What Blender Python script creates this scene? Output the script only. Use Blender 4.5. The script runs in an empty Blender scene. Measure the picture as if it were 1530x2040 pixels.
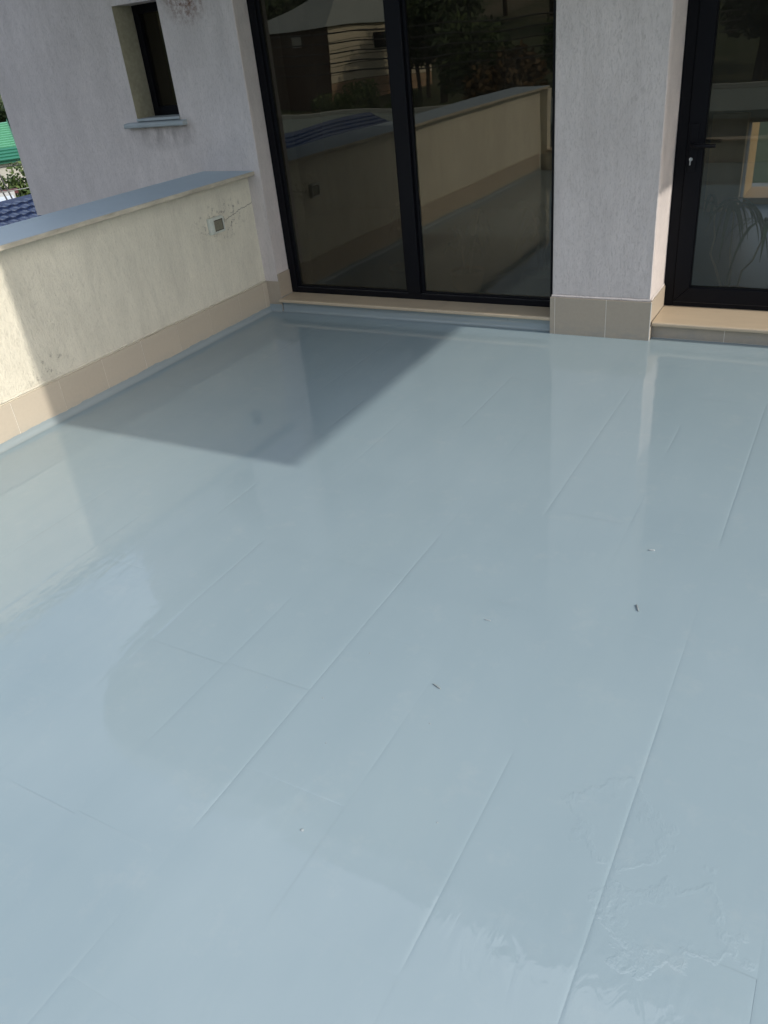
import bpy, bmesh, math, random
from mathutils import Vector, Matrix, noise
random.seed(7)
S = bpy.context.scene
C = S.collection
R = math.radians

# ------------------------------------------------------------ camera
F_PX, YAW, PITCH, ROLL, EYE = 1574.04, R(32.322), R(30.801), R(-6.449), 1.6
fw = Vector((-math.sin(YAW)*math.cos(PITCH), math.cos(YAW)*math.cos(PITCH), -math.sin(PITCH)))
rt = fw.cross(Vector((0, 0, 1))).normalized(); up = rt.cross(fw)
c_, s_ = math.cos(ROLL), math.sin(ROLL)
r2 = c_*rt + s_*up; u2 = -s_*rt + c_*up
cd = bpy.data.cameras.new('camera'); cam = bpy.data.objects.new('camera', cd); C.objects.link(cam)
m = Matrix.Identity(4)
for i in range(3):
    m[i][0] = r2[i]; m[i][1] = u2[i]; m[i][2] = -fw[i]
m[0][3], m[1][3], m[2][3] = 0, 0, EYE
cam.matrix_world = m
cd.sensor_fit = 'VERTICAL'; cd.sensor_height = 24; cd.lens = 24*F_PX/2040
cd.clip_start = .05; cd.clip_end = 3000
S.camera = cam

# ------------------------------------------------------------ world, sun, exposure
SUN_EL = 34.0
w = bpy.data.worlds.new('World'); S.world = w; w.use_nodes = True
nt = w.node_tree; nt.nodes.clear()
sky = nt.nodes.new('ShaderNodeTexSky'); sky.sky_type = 'NISHITA'; sky.sun_disc = False
sky.sun_elevation = R(SUN_EL); sky.sun_rotation = R(90); sky.air_density = 1.0; sky.dust_density = 2.2; sky.ozone_density = 1.2
tc = nt.nodes.new('ShaderNodeTexCoord')
mp = nt.nodes.new('ShaderNodeMapping'); mp.inputs['Scale'].default_value = (1.0, 1.0, 2.2)
cn = nt.nodes.new('ShaderNodeTexNoise'); cn.inputs['Scale'].default_value = 1.7; cn.inputs['Detail'].default_value = 7; cn.inputs['Roughness'].default_value = .55
cr = nt.nodes.new('ShaderNodeValToRGB'); cr.color_ramp.elements[0].position = .42; cr.color_ramp.elements[1].position = .72
cr.color_ramp.elements[1].color = (.9, .9, .9, 1)
mx = nt.nodes.new('ShaderNodeMixRGB'); mx.inputs['Color2'].default_value = (6.8, 7.0, 7.3, 1)
bg = nt.nodes.new('ShaderNodeBackground'); bg.inputs['Strength'].default_value = .15
wo = nt.nodes.new('ShaderNodeOutputWorld')
L = nt.links.new
L(tc.outputs['Generated'], mp.inputs[0]); L(mp.outputs[0], cn.inputs['Vector'])
vd = nt.nodes.new('ShaderNodeVectorMath'); vd.operation = 'DISTANCE'; vd.inputs[1].default_value = (.02, .33, .94)
mr = nt.nodes.new('ShaderNodeMapRange'); mr.inputs['From Min'].default_value = .05; mr.inputs['From Max'].default_value = .42; mr.inputs['To Min'].default_value = .24; mr.inputs['To Max'].default_value = 0
ad = nt.nodes.new('ShaderNodeMath'); ad.operation = 'ADD'
L(tc.outputs['Generated'], vd.inputs[0]); L(vd.outputs['Value'], mr.inputs['Value']); L(mr.outputs[0], ad.inputs[0]); L(cn.outputs['Fac'], ad.inputs[1]); L(ad.outputs[0], cr.inputs[0])
L(cr.outputs[0], mx.inputs['Fac']); L(sky.outputs[0], mx.inputs['Color1']); L(mx.outputs[0], bg.inputs['Color']); L(bg.outputs[0], wo.inputs[0])
sd = bpy.data.lights.new('sun', 'SUN'); sd.energy = 2.0; sd.angle = R(.7); sd.color = (1, .94, .86)
sun = bpy.data.objects.new('sun', sd); C.objects.link(sun)
sun.rotation_euler = Vector((-math.cos(R(SUN_EL)), 0.0, -math.sin(R(SUN_EL)))).to_track_quat('-Z', 'Y').to_euler()
sun.location = (10, 0, 8)
S.view_settings.view_transform = 'Standard'; S.view_settings.look = 'None'
S.view_settings.gamma = 1; S.view_settings.use_curve_mapping = False
S.view_settings.exposure = 0.51
S.render.engine = 'CYCLES'
S.cycles.transparent_max_bounces = 12; S.cycles.max_bounces = 8

# ------------------------------------------------------------ helpers
def tag(o, label=None, cat=None, group=None, kind=None):
    if label: o['label'] = label
    if cat: o['category'] = cat
    if group: o['group'] = group
    if kind: o['kind'] = kind
    return o
def empty(name, loc=(0, 0, 0)):
    o = bpy.data.objects.new(name, None); C.objects.link(o); o.location = loc; return o
class MB:
    def __init__(s): s.v = []; s.f = []; s.sm = False
    def box(s, x0, x1, y0, y1, z0, z1):
        b = len(s.v)
        s.v += [(x0,y0,z0),(x1,y0,z0),(x1,y1,z0),(x0,y1,z0),(x0,y0,z1),(x1,y0,z1),(x1,y1,z1),(x0,y1,z1)]
        s.f += [tuple(b+i for i in q) for q in ((3,2,1,0),(4,5,6,7),(0,1,5,4),(1,2,6,5),(2,3,7,6),(3,0,4,7))]
        return s
    def poly(s, pts):
        b = len(s.v); s.v += [tuple(p) for p in pts]; s.f.append(tuple(range(b, b+len(pts)))); return s
    def prism(s, prof, ax, a0, a1):
        # closed profile extruded along an axis; ax='x': profile (y,z); 'y': profile (x,z); 'z': profile (x,y)
        def P(p, a): return {'x': (a, p[0], p[1]), 'y': (p[0], a, p[1]), 'z': (p[0], p[1], a)}[ax]
        b = len(s.v); n = len(prof)
        s.v += [P(p, a0) for p in prof] + [P(p, a1) for p in prof]
        s.f += [tuple(b+i for i in range(n)), tuple(b+n+i for i in reversed(range(n)))]
        s.f += [(b+i, b+(i+1) % n, b+n+(i+1) % n, b+n+i) for i in range(n)]
        return s
    def grid(s, fn, nu, nv):
        b = len(s.v)
        for j in range(nv+1):
            for i in range(nu+1): s.v.append(tuple(fn(i/nu, j/nv)))
        for j in range(nv):
            for i in range(nu):
                a = b+j*(nu+1)+i; s.f.append((a, a+1, a+nu+2, a+nu+1))
        return s
    def tube(s, pts, rad, n=6):
        pts = [Vector(p) for p in pts]; b = len(s.v)
        rs = rad if isinstance(rad, (list, tuple)) else [rad]*len(pts)
        for i, p in enumerate(pts):
            d = (pts[min(i+1, len(pts)-1)]-pts[max(i-1, 0)]).normalized()
            a = d.cross(Vector((0, 0, 1)))
            if a.length < 1e-3: a = Vector((1, 0, 0))
            a.normalize(); c = d.cross(a)
            for k in range(n):
                t = 2*math.pi*k/n; s.v.append(tuple(p+rs[i]*(math.cos(t)*a+math.sin(t)*c)))
        for i in range(len(pts)-1):
            for k in range(n):
                q = b+i*n+k; q2 = b+i*n+(k+1) % n; s.f.append((q, q2, q2+n, q+n))
        s.f.append(tuple(b+k for k in reversed(range(n)))); s.f.append(tuple(b+(len(pts)-1)*n+k for k in range(n)))
        return s
    def mesh(s, name, mat, smooth=False, bevel=0, recalc=True):
        me = bpy.data.meshes.new(name); me.from_pydata(s.v, [], s.f)
        if recalc or bevel:
            bm = bmesh.new(); bm.from_mesh(me)
            if recalc: bmesh.ops.recalc_face_normals(bm, faces=bm.faces)
            if bevel:
                bmesh.ops.bevel(bm, geom=[e for e in bm.edges if len(e.link_faces) == 2 and e.calc_face_angle(0) > .5], offset=bevel, segments=2, affect='EDGES', profile=.6)
            bm.to_mesh(me); bm.free()
        if mat: me.materials.append(mat)
        if smooth:
            for p in me.polygons: p.use_smooth = True
        return me
    def build(s, name, mat, parent=None, **k):
        o = bpy.data.objects.new(name, s.mesh(name, mat, **k)); C.objects.link(o)
        if parent: o.parent = parent
        return o

# ------------------------------------------------------------ materials
class NT:
    def __init__(s, name):
        s.m = bpy.data.materials.new(name); s.m.use_nodes = True; s.t = s.m.node_tree
        s.b = s.t.nodes['Principled BSDF']; s.o = s.t.nodes['Material Output']
    def n(s, t, **k):
        q = s.t.nodes.new(t)
        for a, v in k.items(): setattr(q, a, v)
        return q
    def l(s, a, b): s.t.links.new(a, b)
    def pos(s):
        return s.n('ShaderNodeNewGeometry').outputs['Position']
    def map(s, v, scale=(1, 1, 1), loc=(0, 0, 0), rot=(0, 0, 0)):
        q = s.n('ShaderNodeMapping'); s.l(v, q.inputs[0]); q.inputs['Scale'].default_value = scale
        q.inputs['Location'].default_value = loc; q.inputs['Rotation'].default_value = rot; return q.outputs[0]
    def noise(s, v, scale, detail=4, rough=.5, dist=0):
        q = s.n('ShaderNodeTexNoise'); s.l(v, q.inputs['Vector']); q.inputs['Scale'].default_value = scale
        q.inputs['Detail'].default_value = detail; q.inputs['Roughness'].default_value = rough; q.inputs['Distortion'].default_value = dist
        return q.outputs['Fac']
    def ramp(s, v, *st):
        q = s.n('ShaderNodeValToRGB'); s.l(v, q.inputs[0]); e = q.color_ramp.elements
        while len(e) < len(st): e.new(.5)
        for i, (p, c) in enumerate(st):
            e[i].position = p; e[i].color = (c, c, c, 1) if isinstance(c, (int, float)) else (*c, 1)
        return q.outputs[0]
    def math(s, op, a, b=None, c=None):
        q = s.n('ShaderNodeMath', operation=op)
        for i, v in enumerate((a, b, c)):
            if v is None: continue
            if isinstance(v, (int, float)): q.inputs[i].default_value = v
            else: s.l(v, q.inputs[i])
        return q.outputs[0]
    def mix(s, f, a, b, mode='MIX'):
        q = s.n('ShaderNodeMixRGB', blend_type=mode)
        for i, v in enumerate((f, a, b)):
            if isinstance(v, (int, float)): q.inputs[i].default_value = v
            elif isinstance(v, tuple): q.inputs[i].default_value = (*v, 1)
            else: s.l(v, q.inputs[i])
        return q.outputs[0]
    def xyz(s, v):
        q = s.n('ShaderNodeSeparateXYZ'); s.l(v, q.inputs[0]); return q.outputs
    def bump(s, h, strength, dist, normal=None):
        q = s.n('ShaderNodeBump'); s.l(h, q.inputs['Height']); q.inputs['Strength'].default_value = strength; q.inputs['Distance'].default_value = dist
        if normal is not None: s.l(normal, q.inputs['Normal'])
        return q.outputs[0]
    def blob(s, x, y, z, cx, cy, cz, rx, ry, rz):
        # 1 at the centre, 0 outside an ellipsoid
        a = s.math('POWER', s.math('DIVIDE', s.math('SUBTRACT', x, cx), rx), 2)
        b = s.math('POWER', s.math('DIVIDE', s.math('SUBTRACT', y, cy), ry), 2)
        c = s.math('POWER', s.math('DIVIDE', s.math('SUBTRACT', z, cz), rz), 2)
        q = s.math('SUBTRACT', 1, s.math('ADD', s.math('ADD', a, b), c)); q.node.use_clamp = True
        return q
    def done(s, col=None, rough=.6, normal=None, spec=.5, metal=0):
        if col is not None:
            if isinstance(col, tuple): s.b.inputs['Base Color'].default_value = (*col, 1)
            else: s.l(col, s.b.inputs['Base Color'])
        if isinstance(rough, (int, float)): s.b.inputs['Roughness'].default_value = rough
        else: s.l(rough, s.b.inputs['Roughness'])
        s.b.inputs['Specular IOR Level'].default_value = spec; s.b.inputs['Metallic'].default_value = metal
        if normal is not None: s.l(normal, s.b.inputs['Normal'])
        return s.m

def plain(name, col, rough=.6, var=.12, scale=8, bump=0, metal=0, spec=.5):
    q = NT(name); p = q.pos(); f = q.noise(p, scale, 5)
    c = q.mix(f, tuple(x*(1-var) for x in col), tuple(min(1, x*(1+var)) for x in col))
    return q.done(c, rough, q.bump(q.noise(p, scale*6, 3), .5, bump) if bump else None, spec, metal)

def stucco(name, col, stains):
    """scratched render: fine vertical grooves left by rolling grains, patchy dirt"""
    q = NT(name); p = q.pos(); x, y, z = q.xyz(p)
    warp = q.n('ShaderNodeTexNoise'); q.l(p, warp.inputs['Vector']); warp.inputs['Scale'].default_value = 22; warp.inputs['Detail'].default_value = 2
    pv = q.mix(.012, p, warp.outputs['Color'], 'ADD')
    g1 = q.noise(q.map(pv, (230, 230, 75)), 1, 3, .65)
    g2 = q.noise(q.map(pv, (125, 125, 27), (3, 5, 1)), 1, 3, .7)
    gr = q.math('ADD', q.math('MULTIPLY', g1, .5), q.math('MULTIPLY', g2, .5))
    groove = q.ramp(gr, (.34, 0), (.47, .62), (.64, 1))
    fine = q.noise(p, 420, 2)
    h = q.math('ADD', groove, q.math('MULTIPLY', fine, .35))
    big = q.noise(p, 1.6, 5, .6); mid = q.noise(q.map(p, (9, 9, 3)), 1, 5, .65)
    c = q.mix(q.ramp(big, (.3, 0), (.7, 1)), tuple(a*.88 for a in col), tuple(min(1, a*1.06) for a in col))
    c = q.mix(q.ramp(mid, (.35, .28), (.6, 0)), c, tuple(a*.7 for a in col))
    c = q.mix(q.math('MULTIPLY', q.math('SUBTRACT', 1, groove), .34), c, tuple(a*.45 for a in col))
    stk = q.noise(q.map(p, (11, 11, .9)), 1, 5, .65); stk2 = q.noise(q.map(p, (30, 30, 2.2), (1, 2, 3)), 1, 4, .6)
    c = q.mix(q.ramp(stk, (.48, 0), (.72, .15)), c, tuple(a*.5 for a in col))
    c = q.mix(q.ramp(stk2, (.55, 0), (.75, .12)), c, tuple(a*.55 for a in col))
    if stains == 'house':
        sp = q.noise(p, 34, 6, .7); sp2 = q.noise(q.map(p, (14, 14, 6)), 1, 5, .7)
        k = q.math('MULTIPLY', q.blob(x, y, z, -3.85, 4.46, 2.02, .22, .3, .26), q.ramp(sp, (.4, 0), (.62, 1)))
        c = q.mix(q.math('MULTIPLY', k, 1.3), c, (.17, .075, .04))
        k = q.math('MULTIPLY', q.blob(x, y, z, -4.25, 4.46, 1.2, .34, .3, .13), q.ramp(sp2, (.35, 0), (.7, 1)))
        c = q.mix(q.math('MULTIPLY', k, .7), c, (.16, .13, .12))
    else:
        sp = q.noise(p, 30, 6, .7)
        # dirty band under the capping, splash dirt low down
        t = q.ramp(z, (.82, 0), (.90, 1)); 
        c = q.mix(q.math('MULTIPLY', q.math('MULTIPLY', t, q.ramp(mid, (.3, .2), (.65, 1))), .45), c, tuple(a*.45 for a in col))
        k = q.math('MULTIPLY', q.blob(x, y, z, -3.6, 4.12, .70, .2, .30, .14), q.ramp(sp, (.55, 0), (.68, 1)))
        c = q.mix(q.math('MULTIPLY', k, 1.2), c, (.13, .11, .085))
        k = q.math('MULTIPLY', q.blob(x, y, z, -3.6, 2.55, .28, .2, .18, .08), q.ramp(sp, (.55, 0), (.68, 1)))
        c = q.mix(q.math('MULTIPLY', k, 1.0), c, (.13, .11, .085))
        # hairline crack running from the lamp to the house corner
        line = q.math('ADD', q.math('MULTIPLY', y, .16), q.math('MULTIPLY', q.noise(q.map(p, (1, 14, 0)), 1, 4, .6), .06))
        d = q.math('ABSOLUTE', q.math('SUBTRACT', q.math('SUBTRACT', z, line), .003))
        on = q.math('MULTIPLY', q.math('LESS_THAN', d, .0028), q.math('GREATER_THAN', y, 4.16))
        c = q.mix(q.math('MULTIPLY', on, .55), c, (.10, .085, .06))
    return q.done(c, .92, q.bump(h, .9, .0032), .25)

M = {}
M['stucco_house'] = stucco('lavender grey render', (.71, .645, .61), 'house')
M['stucco_parapet'] = stucco('cream render', (.80, .755, .62), 'parapet')
M['frame'] = plain('anthracite frame', (.0035, .0038, .006), .5, .2, 5, spec=.15)
M['frame_edge'] = plain('worn frame gasket', (.03, .03, .032), .45, .3, 40)
M['steel'] = plain('brushed steel', (.55, .55, .55), .35, .1, 20, metal=1)
M['grout'] = plain('pale grout', (.74, .70, .62), .85, .1, 40)

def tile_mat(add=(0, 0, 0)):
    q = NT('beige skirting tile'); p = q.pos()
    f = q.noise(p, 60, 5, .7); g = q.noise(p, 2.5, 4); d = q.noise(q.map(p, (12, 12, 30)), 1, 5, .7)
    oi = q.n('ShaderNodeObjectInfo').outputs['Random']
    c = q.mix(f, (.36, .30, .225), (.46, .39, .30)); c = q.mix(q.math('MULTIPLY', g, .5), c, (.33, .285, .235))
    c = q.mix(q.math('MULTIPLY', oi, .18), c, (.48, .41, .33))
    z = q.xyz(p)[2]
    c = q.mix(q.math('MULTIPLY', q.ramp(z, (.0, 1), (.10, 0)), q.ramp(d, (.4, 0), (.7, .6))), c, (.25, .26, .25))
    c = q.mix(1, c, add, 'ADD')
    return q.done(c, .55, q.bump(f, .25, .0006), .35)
M['olive'] = plain('weathered olive render', (.36, .33, .23), .9, .3, 40, .002)
M['tile'] = tile_mat()
M['tile_bounce_lit'] = tile_mat((.085, .085, .07))  # parapet copy of the tile, bounce light from the terrace added into its colour

def floor_mat(name='blue grey floor coating', patches=True, up=False):
    q = NT(name); p = q.pos(); x, y, z = q.xyz(p)
    big = q.noise(p, .9, 4, .5); mid = q.noise(q.map(p, (3.2, 1.6, 1)), 1, 5, .6)
    c = q.mix(q.ramp(big, (.3, 0), (.7, 1)), (.248, .324, .356), (.276, .352, .382))
    c = q.mix(q.ramp(mid, (.5, 0), (.75, .35)), c, (.285, .36, .375))
    rol = q.noise(q.map(p, (2.2, .55, 1), rot=(0, 0, .25)), 3, 4, .6)
    c = q.mix(q.ramp(rol, (.35, .10), (.6, 0)), c, (.20, .28, .31))
    dust = q.noise(p, 7, 6, .75)
    c = q.mix(q.ramp(dust, (.55, 0), (.75, .16)), c, (.40, .43, .42))
    # puddled self-levelling coat: broad swells, brush ripples here and there
    sw = q.noise(p, 1.8, 2, .4)
    rip = q.noise(q.map(p, (16, 7, 1), rot=(0, 0, .4)), 1, 3, .5, 1.2)
    ripm = q.ramp(q.noise(p, 1.3, 3, .6), (.52, 0), (.68, 1))
    for (bx, by, rx, ry) in ((-.22, .86, .42, .16), (-2.15, 1.55, .45, .22), (-2.3, 1.15, .16, .9), (-2.4, 4.30, 1.5, .22), (.2, 4.30, 1.6, .2), (-1.0, 1.0, .12, .16), (-2.45, 3.6, .5, .4), (-.9, 3.9, .25, .6)):
        ripm = q.math('MAXIMUM', ripm, q.math('MULTIPLY', q.blob(x, y, z, bx, by, 0, rx, ry, 1), 2.3))
    fine = q.noise(p, 130, 3, .6)
    n = q.bump(sw, 1, .0016)
    n = q.bump(q.math('MULTIPLY', rip, q.math('ADD', q.math('MULTIPLY', ripm, .9), .30)), 1, .0006, n)
    if patches:
        # wrinkled trowel marks in the coat, where the photograph shows them
        def box(cx, cy, hx, hy, a):
            v = q.map(p, rot=(0, 0, 0)); dx = q.math('SUBTRACT', x, cx); dy = q.math('SUBTRACT', y, cy)
            u = q.math('ADD', q.math('MULTIPLY', dx, math.cos(a)), q.math('MULTIPLY', dy, math.sin(a)))
            t = q.math('SUBTRACT', q.math('MULTIPLY', dy, math.cos(a)), q.math('MULTIPLY', dx, math.sin(a)))
            jag = q.math('MULTIPLY', q.math('SUBTRACT', q.noise(p, 16, 4, .6), .5), .17)
            d = q.math('MAXIMUM', q.math('SUBTRACT', q.math('ABSOLUTE', u), hx), q.math('SUBTRACT', q.math('ABSOLUTE', t), hy))
            d = q.math('ADD', d, jag)
            return d
        for (cx, cy, hx, hy, a) in PATCHES:
            d = box(cx, cy, hx, hy, a)
            edge = q.ramp(q.math('ADD', q.math('MULTIPLY', d, 8), .5), (.30, 0), (.5, 1), (.62, 0))
            wr = q.noise(q.map(p, (120, 45, 1), rot=(0, 0, -a)), 1, 3, .6, 1.5)
            n = q.bump(q.math('MULTIPLY', edge, wr), 1, .00085, n)
            inside = q.ramp(q.math('ADD', q.math('MULTIPLY', d, 8), .5), (.42, 1), (.52, 0))
            n = q.bump(q.math('MULTIPLY', inside, fine), 1, .00012, n)
    if up: c = q.mix(.55, c, (.31, .335, .325))
    rg = q.ramp(q.noise(p, 2.2, 4, .6), (.35, .008), (.7, .016))
    q.b.inputs['IOR'].default_value = 1.55
    return q.done(c, rg, n, .5)
PATCHES = [(-.24, 1.235, .085, .10, .75), (-.085, 1.04, .11, .075, .55)]
M['floor'] = floor_mat()
M['floor_up'] = floor_mat('blue grey coating upturn', False, True)

def capmat():
    q = NT('grey blue painted capping'); p = q.pos(); x, y, z = q.xyz(p)
    c = q.mix(q.noise(p, 5, 5, .6), (.36, .44, .49), (.42, .50, .55))
    dirt = q.noise(q.map(p, (20, 6, 20)), 1, 5, .7)
    edge = q.math('GREATER_THAN', q.math('ADD', x, q.math('MULTIPLY', q.math('SUBTRACT', dirt, .5), .012)), -3.537)
    c = q.mix(edge, c, q.mix(q.ramp(dirt, (.35, 0), (.7, 1)), (.58, .53, .42), (.33, .30, .24)))
    return q.done(c, .5, q.bump(q.noise(p, 60, 4), .4, .001), .4)
M['cap'] = capmat()
M['house_sill'] = plain('grey window ledge', (.34, .38, .39), .6, .15, 14, .0008)
def sillmat():
    q = NT('pinkish stone threshold'); p = q.pos()
    c = q.mix(q.noise(q.map(p, (3, 16, 16)), 1, 6, .7), (.42, .335, .235), (.56, .455, .32))
    c = q.mix(q.ramp(q.noise(p, 7, 5, .7), (.55, 0), (.75, .4)), c, (.30, .25, .21))
    return q.done(c, .38, q.bump(q.noise(p, 90, 3), .3, .0004), .45)
M['sill'] = sillmat()
M['soffit'] = plain('warm grey soffit', (.80, .77, .72), .8, .1, 3)
M['plastic'] = plain('yellowed white plastic', (.58, .60, .53), .45, .15, 25)
M['lens'] = plain('dusty lamp lens', (.20, .19, .14), .3, .35, 60)

def glassmat(name, tint, refl, wob):
    q = NT(name); t = q.t; t.nodes.remove(q.b)
    tr = q.n('ShaderNodeBsdfTransparent'); tr.inputs[0].default_value = (*tint, 1)
    gl = q.n('ShaderNodeBsdfGlossy'); gl.inputs['Color'].default_value = (1, .94, .80, 1); gl.inputs['Roughness'].default_value = .004
    p = q.pos(); nb = q.bump(q.noise(q.map(p, (1.1, 1, .7)), 1.6, 1, .3), 1, wob); q.l(nb, gl.inputs['Normal'])
    lw = q.n('ShaderNodeFresnel'); lw.inputs[0].default_value = 1.5
    f = q.math('ADD', q.math('MULTIPLY', lw.outputs[0], .9), refl)
    mx = q.n('ShaderNodeMixShader'); q.l(f, mx.inputs[0]); q.l(tr.outputs[0], mx.inputs[1]); q.l(gl.outputs[0], mx.inputs[2])
    df = q.n('ShaderNodeBsdfDiffuse'); df.inputs[0].default_value = (.5, .43, .33, 1)
    sm = q.noise(q.map(p, (5, 5, 1.3)), 1, 6, .7); m2 = q.n('ShaderNodeMixShader'); q.l(q.ramp(sm, (.3, .004), (.75, .035)), m2.inputs[0])
    q.l(mx.outputs[0], m2.inputs[1]); q.l(df.outputs[0], m2.inputs[2])
    q.l(m2.outputs[0], q.o.inputs[0]); return q.m
M['glass'] = glassmat('reflective tinted glass', (.30, .33, .33), .03, .0028)
M['glass_clear'] = glassmat('tinted door glass', (.50, .53, .54), .015, .001)

M['glass_dark'] = glassmat('dark small window glass', (.05, .06, .09), .0, .001)
M['room_wall'] = plain('dim room wall', (.20, .22, .24), .8)
M['room_floor'] = plain('blue grey room floor', (.08, .16, .25), .35, .2, 3)
M['post'] = plain('tan post', (.40, .25, .10), .6, .08, 10)
M['pot'] = plain('terracotta', (.28, .13, .08), .7)
M['soil'] = plain('potting soil', (.03, .022, .016), .95, .3, 30)
M['leaf_in'] = plain('house plant leaf', (.06, .13, .05), .45, .4, 30)
M['stem_in'] = plain('pale plant stem', (.62, .55, .42), .7, .3, 60)

# ------------------------------------------------------------ terrain
def terr(x, y):
    d = max(0, -y-20); z = -3.3 + min(d*.055, 2.4)
    z += max(0, -y-75)*.16
    z += max(0, -x-60)*.10
    z += 1.2*noise.noise(Vector((x*.02, y*.02, 0)))*min(1, (abs(x)+abs(y))/60)
    return z
def ground_mat():
    q = NT('grass and earth'); p = q.pos()
    c = q.mix(q.noise(p, .35, 8, .65), (.035, .055, .020), (.10, .105, .05))
    c = q.mix(q.ramp(q.noise(p, .08, 5), (.55, 0), (.68, .8)), c, (.19, .16, .11))
    return q.done(c, .95, q.bump(q.noise(p, 3, 5), 1, .15), .2)
b = MB()
def gf(u, v):
    a = (u-.5)*2; c = (v-.5)*2
    x = math.copysign(abs(a)**2.2, a)*900; y = math.copysign(abs(c)**2.2, c)*900
    return (x, y, terr(x, y))
b.grid(gf, 120, 120)
tag(b.build('ground', ground_mat(), smooth=True, recalc=False), kind='structure')

# ------------------------------------------------------------ terrace floor, tile by tile under the coating
fl = MB().box(-3.60, 4.2, -.92, 4.50, -.30, -.006).build('terrace_floor', M['floor_up']); tag(fl, kind='structure')
TW, TL = .31, .60
lines = [-.225 + k*TW for k in range(-11, 14)]
phase = {-.225: 2.2, -.535: 1.9, -.845: 2.5, -1.155: 2.205, -1.465: 2.51, -1.775: 1.9, -2.085: 2.19}
SEG = {-.225: [(.6, 1.65, 1.2), (1.65, 1.95, .35), (2.45, 3.75, 1.0)], -.535: [(.7, 1.35, .9), (2.45, 2.72, .8), (3.08, 3.40, .7)],
       -.845: [(1.1, 1.3, .4), (2.45, 3.75, .75)], -1.155: [(.79, 2.21, .9), (2.21, 2.55, .25), (2.75, 3.2, .4)],
       -1.465: [(.95, 1.7, .55), (2.3, 2.62, .4), (3.05, 3.75, .7)], -1.775: [(.5, .8, .35), (1.3, 1.95, .8), (2.6, 3.1, .3)], -2.085: [(2.0, 2.3, .6), (2.85, 3.25, .9)]}
def segmod(xl, y):
    sg = next((v for k, v in SEG.items() if abs(k-xl) < .02), None)
    if sg is None: return mod(xl, y, 1.5)*.6
    w = 0
    for a, b, g in sg:
        e = .06; w = max(w, g*max(0, min(1, (y-a)/e, (b-y)/e)))
    return w*(.7+.5*abs(noise.noise(Vector((y*3, xl*5, 2)))))+.22*mod(xl, y, 1.5)
def mod(a, t, seed):
    v = noise.noise(Vector((t*1.35, a*7.3, seed))) + .35*noise.noise(Vector((t*5, a*3.1, seed+4)))
    return max(0.0, min(1.0, (v+.16)*1.8))
def jx(xl, y): return .0010*segmod(xl, y)
def jy(yl, x, row): return .00038*mod(yl+row, x*1.7, 8.5)
def prof(d): return .72/(1+(d/.0026)**2)+.28*math.exp(-(d/.010)**2)
OFF = [0, .0012, .0026, .0045, .008, .013, .022]
count = 0
for k in range(len(lines)-1):
    xa, xb = lines[k], lines[k+1]
    key = round(xa, 3); ph = next((v for kk, v in phase.items() if abs(kk-key) < .02), 1.9 if k % 2 else 2.2)
    ys = []
    yy = ph - TL*8
    while yy < 4.6:
        ys.append(yy); yy += TL
    X0, X1 = max(xa, -3.583), min(xb, 4.0)
    if X1-X0 < .02: continue
    for ya in ys:
        yb = ya+TL; Y0, Y1 = max(ya, -.9), min(yb, 4.49)
        if Y1-Y0 < .02: continue
        far = X0 > 1.2
        xs = sorted(set([X0+o for o in OFF] + [X1-o for o in OFF] + ([] if far else [X0+(X1-X0)*t for t in (.25, .5, .75)])))
        nY = 4 if far else 30
        yv = sorted(set([Y0+o for o in OFF] + [Y1-o for o in OFF] + [Y0+.03+(Y1-Y0-.06)*t/nY for t in range(nY+1)]))
        V = []; tx, ty = random.uniform(-.0011, .0011), random.uniform(-.0008, .0008)
        for yq in yv:
            for xq in xs:
                fade = min(1, min(abs(xq-xa), abs(xb-xq))/.006)
                h = -(jx(xa, yq)*prof(xq-xa)+jx(xb, yq)*prof(xb-xq)) - fade*(jy(ya, xq, k)*prof(yq-ya)+jy(yb, xq, k)*prof(yb-yq))
                V.append((xq, yq, h+tx*(xq-(xa+xb)/2)+ty*(yq-(ya+yb)/2)))
        nx = len(xs)
        Fc = [(j*nx+i, j*nx+i+1, (j+1)*nx+i+1, (j+1)*nx+i) for j in range(len(yv)-1) for i in range(nx-1)]
        me = bpy.data.meshes.new('tile'); me.from_pydata(V, [], Fc); me.materials.append(M['floor'])
        me.polygons.foreach_set('use_smooth', [True]*len(Fc))
        o = bpy.data.objects.new('tile', me); C.objects.link(o); o.parent = fl; count += 1
print('floor tiles', count)

# ------------------------------------------------------------ parapet wall
XP = -3.583
par = empty('parapet_wall', (0, 0, 0)); tag(par, 'low cream rendered parapet wall with grey-blue capping along the left of the terrace', 'wall')
MB().box(-3.93, XP-.010, -.95, 4.463, -3.2, .906).build('plaster', M['stucco_parapet'], par)
MB().box(-3.93, -3.50, -1.10, -.952, -3.2, .906).build('end_pier', M['stucco_parapet'], par)
# capping stones butted end to end
edges = [-1.12, .35, 1.9, 3.18, 4.462]
for a, c in zip(edges[:-1], edges[1:]):
    MB().prism([(-3.966, .908), (-3.966, .942), (-3.542, .936), (-3.530, .931), (-3.530, .912), (-3.535, .908)], 'y', a+.001, c-.001).build('capping', M['cap'], par)
def wob(t, s=0): return noise.noise(Vector((t*9, s, 0)))*.5+noise.noise(Vector((t*31, s, 3)))*.25
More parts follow.
